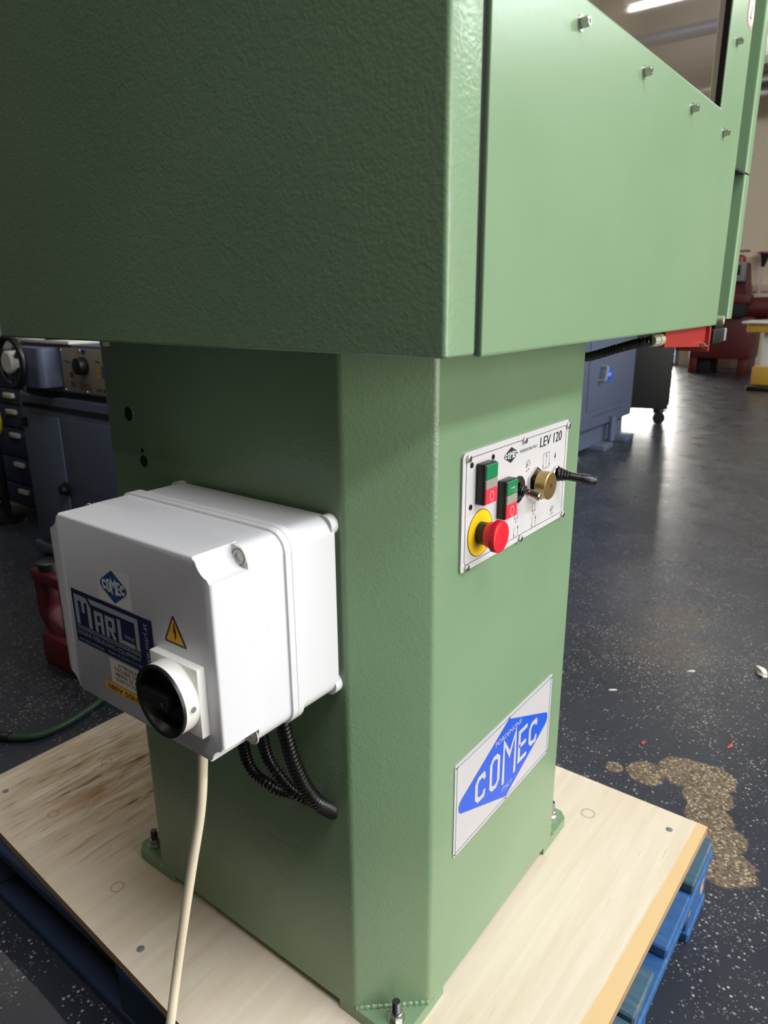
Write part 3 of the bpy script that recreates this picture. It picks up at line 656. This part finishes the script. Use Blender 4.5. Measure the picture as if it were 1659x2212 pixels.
turned('lock_bore', (-.2035, ky-.0392, kz), (0, -1, 0), [(.0003, .0035), (.0003, 0)], 'machine_grey', rs, 20)

# black corrugated conduits from the box base into the column
cnd = [[(-.055, .137, .530), (-.055, .1365, .50), (-.055, .1257, .4579), (-.052, .1192, .4325), (-.045, .1118, .4047), (-.03, .1051, .3742), (.004, .1112, .3340)],
       [(-.045, .188, .530), (-.045, .187, .48), (-.045, .1846, .4412), (-.045, .1763, .417), (-.045, .1606, .4017), (-.041, .1459, .3857), (-.031, .1318, .3705), (.003, .1194, .3430)],
       [(-.04, .234, .530), (-.04, .233, .46), (-.04, .2301, .4162), (-.04, .2235, .3901), (-.039, .2096, .3744), (-.034, .1907, .3654), (-.025, .1755, .3553), (.003, .140, .341)]]
for pts, r in zip(cnd, (.0092, .0078, .0078)): conduit('conduit', pts, r, 'black_rubber', mach)
# mains cable hanging from the box
pc = [(-.136, .182, .521), (-.140, .1834, .4692), (-.145, .1905, .3977), (-.155, .2045, .3154), (-.165, .2187, .2319), (-.175, .2335, .1431), (-.193, .2335, .0723), (-.215, .235, -.02), (-.235, .25, -.10), (-.27, .22, FZ+.008), (-.36, .12, FZ+.0065), (-.5, .02, FZ+.0065)]
tag(tubeo('power_cable', spline(pc, 14), .0062, 'cable_cream', None, 14), 'cream mains cable hanging down from the white electrical box', 'cable')

# ------------------------------------------------------------------ floor hose and bits of debris
hp_ = [(.02, 1.62, FZ+.011), (.085, 1.50, FZ+.011), (.1199, 1.4352, FZ+.011), (.1443, 1.3951, FZ+.011), (.1826, 1.3577, FZ+.011), (.2439, 1.3486, FZ+.011), (.3209, 1.361, FZ+.011), (.4163, 1.40, FZ+.011), (.6, 1.55, FZ+.011), (.75, 1.9, FZ+.011)]
hose = tubeo('air_hose', spline(hp_, 10), .0105, 'hose_green', None, 12); tag(hose, 'dark green hose curving over the floor behind the board', 'hose')
tubeo('hose_fitting', [(.085, 1.50, FZ+.012), (.1199, 1.4352, FZ+.012), (.135, 1.409, FZ+.012)], .013, 'dark_steel', hose, 12)
def chip(x, y, sx, sy, h, mat, label, seed, rz=0.):
    bm = bmesh.new(); bmesh.ops.create_icosphere(bm, subdivisions=2, radius=1); rr = random.Random(seed); cr, sr = math.cos(rz), math.sin(rz)
    for q in bm.verts:
        c = q.co*(1+rr.uniform(-.22, .22)); a, b_ = c.x*sx, c.y*sy
        q.co = Vector((x+a*cr-b_*sr, y+a*sr+b_*cr, FZ+max(c.z, -.4)*h+.4*h))
    return tag(obj('debris_chip', bm, mat, angle=25), label, 'debris', 'debris on the floor')
chip(1.735, -.150, .030, .017, .014, 'chip_white', 'pale stone chip lying on the dark floor at the right', 1, .5)
chip(1.145, .03, .006, .005, .003, 'chip_red', 'tiny red chip beside the bare patch of floor', 2)
chip(1.62, .03, .012, .003, .003, 'chip_white', 'short pale sliver on the gritty floor beyond the board', 3, -.9)
chip(1.36, .19, .013, .004, .003, 'chip_white', 'pale sliver lying close to the machine column', 4, -1.)
chip(1.27, -.16, .014, .003, .002, 'chip_red', 'thin red sliver on the floor right of the board', 5, -.2)

# ------------------------------------------------------------------ left background: blue grey grinder
gr = thing('blue_grinder', 'blue grey machine with handwheel and beige control plate behind the column', 'machine', (1.4, 2.0, FZ))
XG = .95
bm = bmesh.new(); bx(bm, XG, 1.75, .95, 2.77, -.085, .60, .008); obj('cabinet', bm, 'blue_grey_paint', gr)
bm = bmesh.new(); bx(bm, XG+.02, 1.75, .95, 2.745, .622, .818, .006); obj('upper_body', bm, 'blue_grey_paint', gr)
bm = bmesh.new(); bx(bm, XG+.025, 1.74, .97, 2.74, .60, .622); obj('shadow_gap', bm, 'slot_dark', gr)
bm = bmesh.new(); bx(bm, XG-.012, 1.77, .94, 2.80, -.130, -.086, .006); bx(bm, XG+.03, 1.7, 1.0, 2.72, FZ, -.130); obj('base_flange', bm, 'blue_grey_paint', gr)
bm = bmesh.new(); bx(bm, XG-.004, XG+.0005, .97, 2.735, .545, .565); obj('trim_groove', bm, 'slot_dark', gr)
for (a, b_) in ((2.44, 2.695), (1.90, 2.375), (1.35, 1.85)):
    d = box('cabinet_door', XG-.010, XG-.0005, a, b_, -.06, .520, 'blue_grey_paint', gr, .004)
turned('door_lock', (XG-.010, 2.445, .214), (-1, 0, 0), [(0, 0), (0, .030), (.010, .030), (.014, .022), (.030, .020), (.032, .016), (.032, 0)], 'black_plastic', gr, 24)
box('door_hinge', XG-.014, XG-.001, 2.725, 2.745, .455, .497, 'slot_dark', gr, .002)
ctl = box('control_plate', XG+.012, XG+.0195, 1.5, 2.392, .632, .806, 'plate_beige', gr, .002); K = FXM(XG+.012)
turned('selector_knob', (XG+.012, 2.225, .741), (-1, 0, 0), [(0, 0), (0, .034), (.010, .036), (.034, .032), (.036, .028), (.036, 0)], 'black_plastic', ctl, 28)
RM = lambda y0, y1, z0, z1: [(-y1, z0), (-y0, z0), (-y0, z1), (-y1, z1)]
for q in [RM(2.118, 2.147, .700+.0155*k, .713+.0155*k) for k in range(3)]+[RM(2.255, 2.272, .777, .798)]: flat('yellow_mark', K, [q], 'mustard', ctl, .0006)
for q in [RM(2.088, 2.107, .698+.0165*k, .712+.0165*k) for k in range(3)]+[RM(2.205, 2.235, .785, .803)]: flat('blue_mark', K, [q], 'comec_blue', ctl, .0006)
flat('red_mark', K, [RM(2.31, 2.336, .690, .713)], 'jack_maroon', ctl, .0006)
text('lettering', 'Comec', K, -2.268, .6645, .06, .012, 'print_black', ctl, .0008, .2); text('lettering', 'BERCO', K, -2.268, .6445, .078, .018, 'print_black', ctl, .0008)
text('lettering', 'AB 60', K, -2.158, .6445, .075, .014, 'print_black', ctl, .0008)
flat('small_print', K, stroke_polys([[(-2.36, .755), (-2.325, .748)], [(-2.335, .672), (-2.31, .668)], [(-2.335, .661), (-2.31, .657)], [(-2.14, .762), (-2.115, .758)]], .007), 'blue_grey_dark', ctl, .0006)
for (y, z) in ((2.383, .796), (2.245, .799), (2.383, .640), (2.225, .640)):
    turned('plate_screw', (XG+.012, y, z), (-1, 0, 0), [(0, .006), (.003, .005), (.003, 0)], 'steel', ctl, 12)
bm = bmesh.new(); pts = fillet([(XG+.02, 2.41), (XG-.07, 2.41), (XG-.07, 2.64), (XG+.02, 2.64)], [0, .028, .028, 0], 6); prism(bm, pts, 'z', .650, .806)
hood = obj('gear_hood', bm, 'blue_grey_paint', gr)
turned('hood_knob', (XG-.07, 2.53, .725), (-1, 0, 0), [(0, 0), (0, .010), (.02, .010), (.02, .017), (.04, .017), (.04, 0)], 'black_plastic', hood, 16)
hw = (XG-.05, 2.555, .749)
bm = bmesh.new(); pth = [(hw[0]-.06, hw[1]+.098*math.cos(2*PI*k/48), hw[2]+.098*math.sin(2*PI*k/48)) for k in range(49)]; tubem(bm, pth, .0145, 12, False)
whl = obj('handwheel_rim', bm, 'black_plastic', gr, angle=60)
for k in range(3): a = k*2*PI/3+.5; cyl('handwheel_spoke', (hw[0]-.05, hw[1], hw[2]), (hw[0]-.06, hw[1]+.095*math.cos(a), hw[2]+.095*math.sin(a)), .010, 'black_plastic', whl)
turned('handwheel_hub', (hw[0]+.07, hw[1], hw[2]), (-1, 0, 0), [(0, 0), (0, .022), (.10, .022), (.105, .046), (.145, .046), (.150, .040), (.150, 0)], 'tray_white', whl, 32)
trb = box('work_tray', XG+.01, 1.5, 2.315, 2.70, .8185, .832, 'tray_white', gr, .003)
bm = bmesh.new(); lathe(bm, (XG+.06, 2.49, .833), (0, 0, 1), [(0, 0), (0, .045), (.012, .045), (.014, .030), (.02, .028), (.02, 0)], 24); bx(bm, XG+.055, XG+.065, 2.42, 2.49, .842, .850); obj('clamp_lever', bm, 'black_plastic', gr)
# tool chest with drawers further left
tc = thing('tool_chest', 'dark blue drawer chest with pale handles left of the blue grinder', 'tool chest', (1.65, 3.55, FZ))
bm = bmesh.new(); bx(bm, 1.22, 2.0, 3.25, 3.95, -.10, .72, .006); obj('chest_body', bm, 'chest_blue', tc)
for k, (z0, z1) in enumerate(((.56, .70), (.475, .55), (.35, .465), (.19, .34), (.04, .18), (-.08, .03))):
    dr = box('drawer', 1.203, 1.2195, 3.265, 3.935, z0, z1, 'chest_blue', tc, .003)
    bm = bmesh.new(); bx(bm, 1.185, 1.2025, 3.33, 3.43, z1-.045, z1-.020, .004); obj('drawer_handle', bm, 'tray_white', dr)
for (x, y) in ((1.3, 3.32), (1.3, 3.88), (1.92, 3.32), (1.92, 3.88)):
    c_ = turned('caster', (x, y-.02, FZ+.031), (0, 1, 0), [(0, 0), (0, .026), (.006, .030), (.034, .030), (.04, .026), (.04, 0)], 'black_plastic', tc, 20)
rl = thing('cable_reel', 'bright yellow ring on a dark stand in front of the tool chest', 'reel', (1.13, 3.45, FZ))
bm = bmesh.new(); tubem(bm, [(1.13+.0*k, 3.455+.055*math.cos(2*PI*k/32), .395+.075*math.sin(2*PI*k/32)) for k in range(33)], .018, 10, False); obj('reel_ring', bm, 'bright_yellow', rl, angle=60)
bm = bmesh.new(); cy(bm, (1.13, 3.455, FZ), (1.13, 3.455, .32), .016, n=14); cy(bm, (1.13, 3.455, FZ), (1.13, 3.455, FZ+.02), .09, n=24); obj('reel_stand', bm, 'black_plastic', rl)
# maroon jack standing behind the box
jk = thing('floor_jack', 'maroon cast jack stand with silver screw cap on the dark floor', 'jack', (.47, 1.72, FZ))
jx = .4536
def ribbon(pts, wds, x0, x1):
    bm = bmesh.new(); L, R = [], []
    for (y, z), wd in zip(pts, wds): L.append((y+wd/2, z)); R.append((y-wd/2, z))
    prism(bm, L+R[::-1], 'x', x0, x1); bmesh.ops.bevel(bm, geom=bm.edges[:], offset=.004, segments=2, affect='EDGES'); return bm
obj('jack_head', bx(bmesh.new(), jx-.02, jx+.06, 1.60, 1.80, .118, .158, .008), 'jack_maroon', jk)
lp = [(1.772, .125), (1.772, .06), (1.776, .01), (1.745, -.04), (1.705, -.075)]; obj('jack_arm', ribbon([tuple(q.to_2d()) for q in spline([(a, b_, 0) for a, b_ in lp], 5)], [.052]*21, jx-.01, jx+.05), 'jack_maroon', jk)
obj('jack_base', bx(bmesh.new(), jx-.03, jx+.10, 1.55, 1.77, FZ, -.055, .010), 'jack_maroon', jk)
turned('screw_cap', (jx+.02, 1.735, .158), (0, 0, 1), [(0, 0), (0, .036), (.016, .036), (.018, .042), (.028, .042), (.030, .036), (.030, 0)], 'dark_steel', jk, 24)
cyl('jack_screw', (jx+.02, 1.66, FZ+.1), (jx+.02, 1.66, .12), .022, 'dark_steel', jk)

# ------------------------------------------------------------------ right background
bc = thing('blue_machine_base', 'blue grey machine base with grey handle and blue diamond badge beyond the column', 'machine', (4.8, 1.9, FZ))
obj('body', bx(bmesh.new(), 3.9, 5.45, 1.55, 2.35, .03, 1.05, .01), 'blue_grey_paint', bc)
obj('plinth', bx(bmesh.new(), 4.0, 5.40, 1.60, 2.30, FZ+.03, .03), 'blue_grey_paint', bc)
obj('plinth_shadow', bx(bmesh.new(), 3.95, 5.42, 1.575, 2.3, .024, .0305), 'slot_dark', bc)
for x in (4.05, 4.72, 5.2): obj('foot_pad', bx(bmesh.new(), x, x+.2, 1.49, 1.75, FZ, FZ+.045, .006), 'blue_grey_paint', bc)
cyl('levelling_bolt', (4.98, 1.535, FZ+.045), (4.98, 1.535, .08), .028, 'blue_grey_paint', bc)
obj('access_panel', bx(bmesh.new(), 4.45, 5.25, 1.543, 1.5495, .17, .82, .003), 'blue_grey_paint', bc)
obj('panel_seam', bx(bmesh.new(), 4.6, 5.2, 1.546, 1.5499, .118, .130), 'blue_grey_dark', bc)
tubeo('handle', spline([(4.64, 1.543, .385), (4.64, 1.50, .390), (4.655, 1.495, .435), (4.675, 1.50, .482), (4.675, 1.543, .487)], 6), .014, 'machine_grey', bc, 10)
bd = flat('badge', FY(1.543), [diamond(4.83, .415, .11, .068, .012)], 'plate_blue', bc, .002, .0015)
text('badge_lettering', 'COMEC', FY(1.543), 4.775, .402, .11, .026, 'print_white', bd, .003)
rc = thing('roller_cabinet', 'black roller tool cabinet on casters next to the blue machine base', 'cabinet', (6.5, 1.8, FZ))
obj('cabinet_body', bx(bmesh.new(), 6.2, 6.85, 1.462, 2.15, -.018, .82, .008), 'cabinet_black', rc)
for k in range(5): obj('drawer_front', bx(bmesh.new(), 6.23, 6.82, 1.452, 1.4615, .02+k*.155, .165+k*.155, .004), 'cabinet_black', rc)
for (x, y) in ((6.27, 1.53), (6.78, 1.53), (6.27, 2.08), (6.78, 2.08)):
    cs = turned('caster_wheel', (x-.02, y, FZ+.056), (1, 0, 0), [(0, 0), (0, .050), (.006, .056), (.034, .056), (.04, .050), (.04, 0)], 'black_plastic', rc, 24)
    obj('caster_fork', bx(bmesh.new(), x-.03, x+.03, y-.018, y+.03, FZ+.1, -.0175, .004), 'black_plastic', cs)
    obj('caster_brake', bx(bmesh.new(), x-.01, x+.02, y-.075, y-.018, FZ+.115, FZ+.13, .003), 'steel', cs)
rot_ = Matrix.Translation((6.2, 1.462, 0)) @ Matrix.Rotation(math.radians(17), 4, 'Z') @ Matrix.Translation((-6.2, -1.462, 0))
for o in [rc_ for rc_ in COL.objects if rc_.parent is rc or (rc_.parent and rc_.parent.parent is rc)]: o.data.transform(rot_)
# red machine against the far wall
rm = thing('red_machine', 'dark red machine tool on short legs by the far wall', 'machine', (11.6, 2.1, FZ))
obj('base', bx(bmesh.new(), 11.2, 11.9, 1.78, 2.62, .07, .68, .02), 'machine_red', rm)
for (y0, y1) in ((2.50, 2.62), (1.80, 1.92)): obj('leg', bx(bmesh.new(), 11.22, 11.88, y0, y1, FZ, .07, .01), 'machine_red', rm)
obj('leg_block', bx(bmesh.new(), 11.3, 11.8, 2.32, 2.49, FZ, .06, .01), 'slot_dark', rm)
obj('bed', bx(bmesh.new(), 11.1, 11.95, 1.9, 2.55, .68, .86, .02), 'slot_dark', rm)
turned('headstock', (11.5, 1.62, .80), (0, 1, 0), [(0, 0), (0, .14), (.02, .16), (.36, .16), (.40, .13), (.40, 0)], 'machine_red', rm, 28)
bm = bmesh.new(); prism(bm, [(1.93, .86), (2.3, .86), (2.25, 1.45), (2.02, 1.45)], 'x', 11.35, 11.75); obj('pillar', bm, 'machine_red', rm)
obj('slide', bx(bmesh.new(), 11.25, 11.45, 1.86, 2.4, .86, 1.0, .02), 'machine_red', rm)
cb = obj('control_box', bx(bmesh.new(), 11.22, 11.34, 1.985, 2.15, 1.18, 1.45, .01), 'machine_grey', rm)
obj('display', bx(bmesh.new(), 11.21, 11.221, 2.04, 2.10, 1.27, 1.41, .004), 'black_plastic', cb)
turned('red_cap', (11.5, 2.12, 1.45), (0, 0, 1), [(0, 0), (0, .08), (.08, .07), (.11, .02), (.11, 0)], 'red_paint', rm, 24)
turned('cap_disc', (11.5, 2.1, 1.60), (0, 0, 1), [(0, 0), (0, .10), (.02, .10), (.02, 0)], 'black_plastic', rm, 24)
fn = thing('funnel_stand', 'black cone with red rim on a thin pole in front of the far wall', 'funnel', (12.08, 1.915, FZ))
turned('cone', (12.08, 1.915, 1.40), (0, 0, 1), [(0, 0), (0, .025), (.19, .085), (.19, 0)], 'black_plastic', fn, 24)
turned('red_rim', (12.08, 1.915, 1.592), (0, 0, 1), [(0, 0), (0, .12), (.025, .12), (.025, 0)], 'red_paint', fn, 28)
cyl('pole', (12.08, 1.915, FZ), (12.08, 1.915, 1.40), .016, 'duct_grey', fn)
ys = thing('yellow_stand', 'mustard yellow stand with a white tray at the right frame edge', 'stand', (9.7, 1.3, FZ))
obj('tray', bx(bmesh.new(), 9.45, 10.0, 1.05, 1.58, .645, .675, .01), 'tray_white', ys)
obj('apron', bx(bmesh.new(), 9.5, 9.95, 1.08, 1.52, .54, .645, .01), 'mustard', ys)
obj('post', bx(bmesh.new(), 9.62, 9.80, 1.22, 1.34, .03, .54, .01), 'tray_white', ys)
obj('pedestal', bx(bmesh.new(), 9.5, 9.9, 1.1, 1.40, FZ+.06, .12, .01), 'mustard', ys)
obj('skid', bx(bmesh.new(), 9.35, 9.95, 1.0, 1.42, FZ, FZ+.055, .015), 'black_plastic', ys)
tk = tag(obj('cable_trunking', bx(bmesh.new(), XF-.06, XF-.001, -1.0, 2.05, 1.04, 1.14, .006), 'trunk_pink'), 'pinkish cable trunking running along the far wall', 'trunking')
sk = thing('wall_socket', 'small pale wall socket below the trunking on the far wall', 'socket', (XF-.02, 1.70, .98))
obj('socket_plate', bx(bmesh.new(), XF-.02, XF-.0005, 1.62, 1.80, .92, 1.02, .006), 'trunk_pink', sk)
obj('socket_face', bx(bmesh.new(), XF-.026, XF-.0205, 1.66, 1.76, .94, 1.0, .006), 'gland_grey', sk)

# ------------------------------------------------------------------ ceiling fittings (seen mirrored in the tinted pane)
ZT = 4.2
def lamp(x, y0, y1, label):
    t = thing('fluorescent_lamp', label, 'lamp', (x, (y0+y1)/2, ZC), 'ceiling lamps')
    obj('lamp_housing', bx(bmesh.new(), x-.07, x+.07, y0-.05, y1+.05, ZT-.055, ZT, .01), 'tray_white', t)
    cyl('tube', (x, y0, ZT-.085), (x, y1, ZT-.085), .022, 'tube_emission', t)
    for y in (y0, y1): obj('lamp_socket', bx(bmesh.new(), x-.02, x+.02, y-.012, y+.012, ZT-.1, ZT-.055), 'tray_white', t)
    for y in (y0+.2, y1-.2): cyl('suspension_rod', (x, y, ZT), (x, y, ZC-.0005), .006, 'steel', t, n=8)
lamp(8.62, -3.2, -1.7, 'fluorescent tube mirrored in the tinted door window')
lamp(4.2, 1.0, 2.5, 'fluorescent ceiling tube above the blue machine base')
lamp(-1.5, 1.5, 3.0, 'fluorescent ceiling tube behind the camera')
lamp(9.9, .6, 2.1, 'fluorescent ceiling tube in front of the red machine')  # added out of view to brighten the far wall
lamp(6.6, 3.0, 4.5, 'fluorescent ceiling tube above the black roller cabinet')  # second unseen tube, added as extra light for the far end
lamp(1.5, 4.0, 5.5, 'fluorescent ceiling tube above the dark tool chest')
tag(cyl('ceiling_pipe', (9.25, WY, 3.95), (9.25, YL, 3.95), .075, 'pipe_blue'), 'blue pipe under the ceiling mirrored in the tinted window', 'pipe')
bm = bmesh.new(); bx(bm, 10.2, 10.55, WY, YL, 3.80, 4.7995, .02); tag(obj('ceiling_beam', bm, 'duct_grey'), 'pale ceiling beam nearest the far wall', 'beam')
bm = bmesh.new(); prism(bm, [(11.2+.17*math.cos(2*PI*k/24), 3.75+.17*math.sin(2*PI*k/24)) for k in range(24)], 'y', WY, YL)
tag(obj('air_duct', bm, 'steel'), 'round metal air duct along the far wall', 'duct')
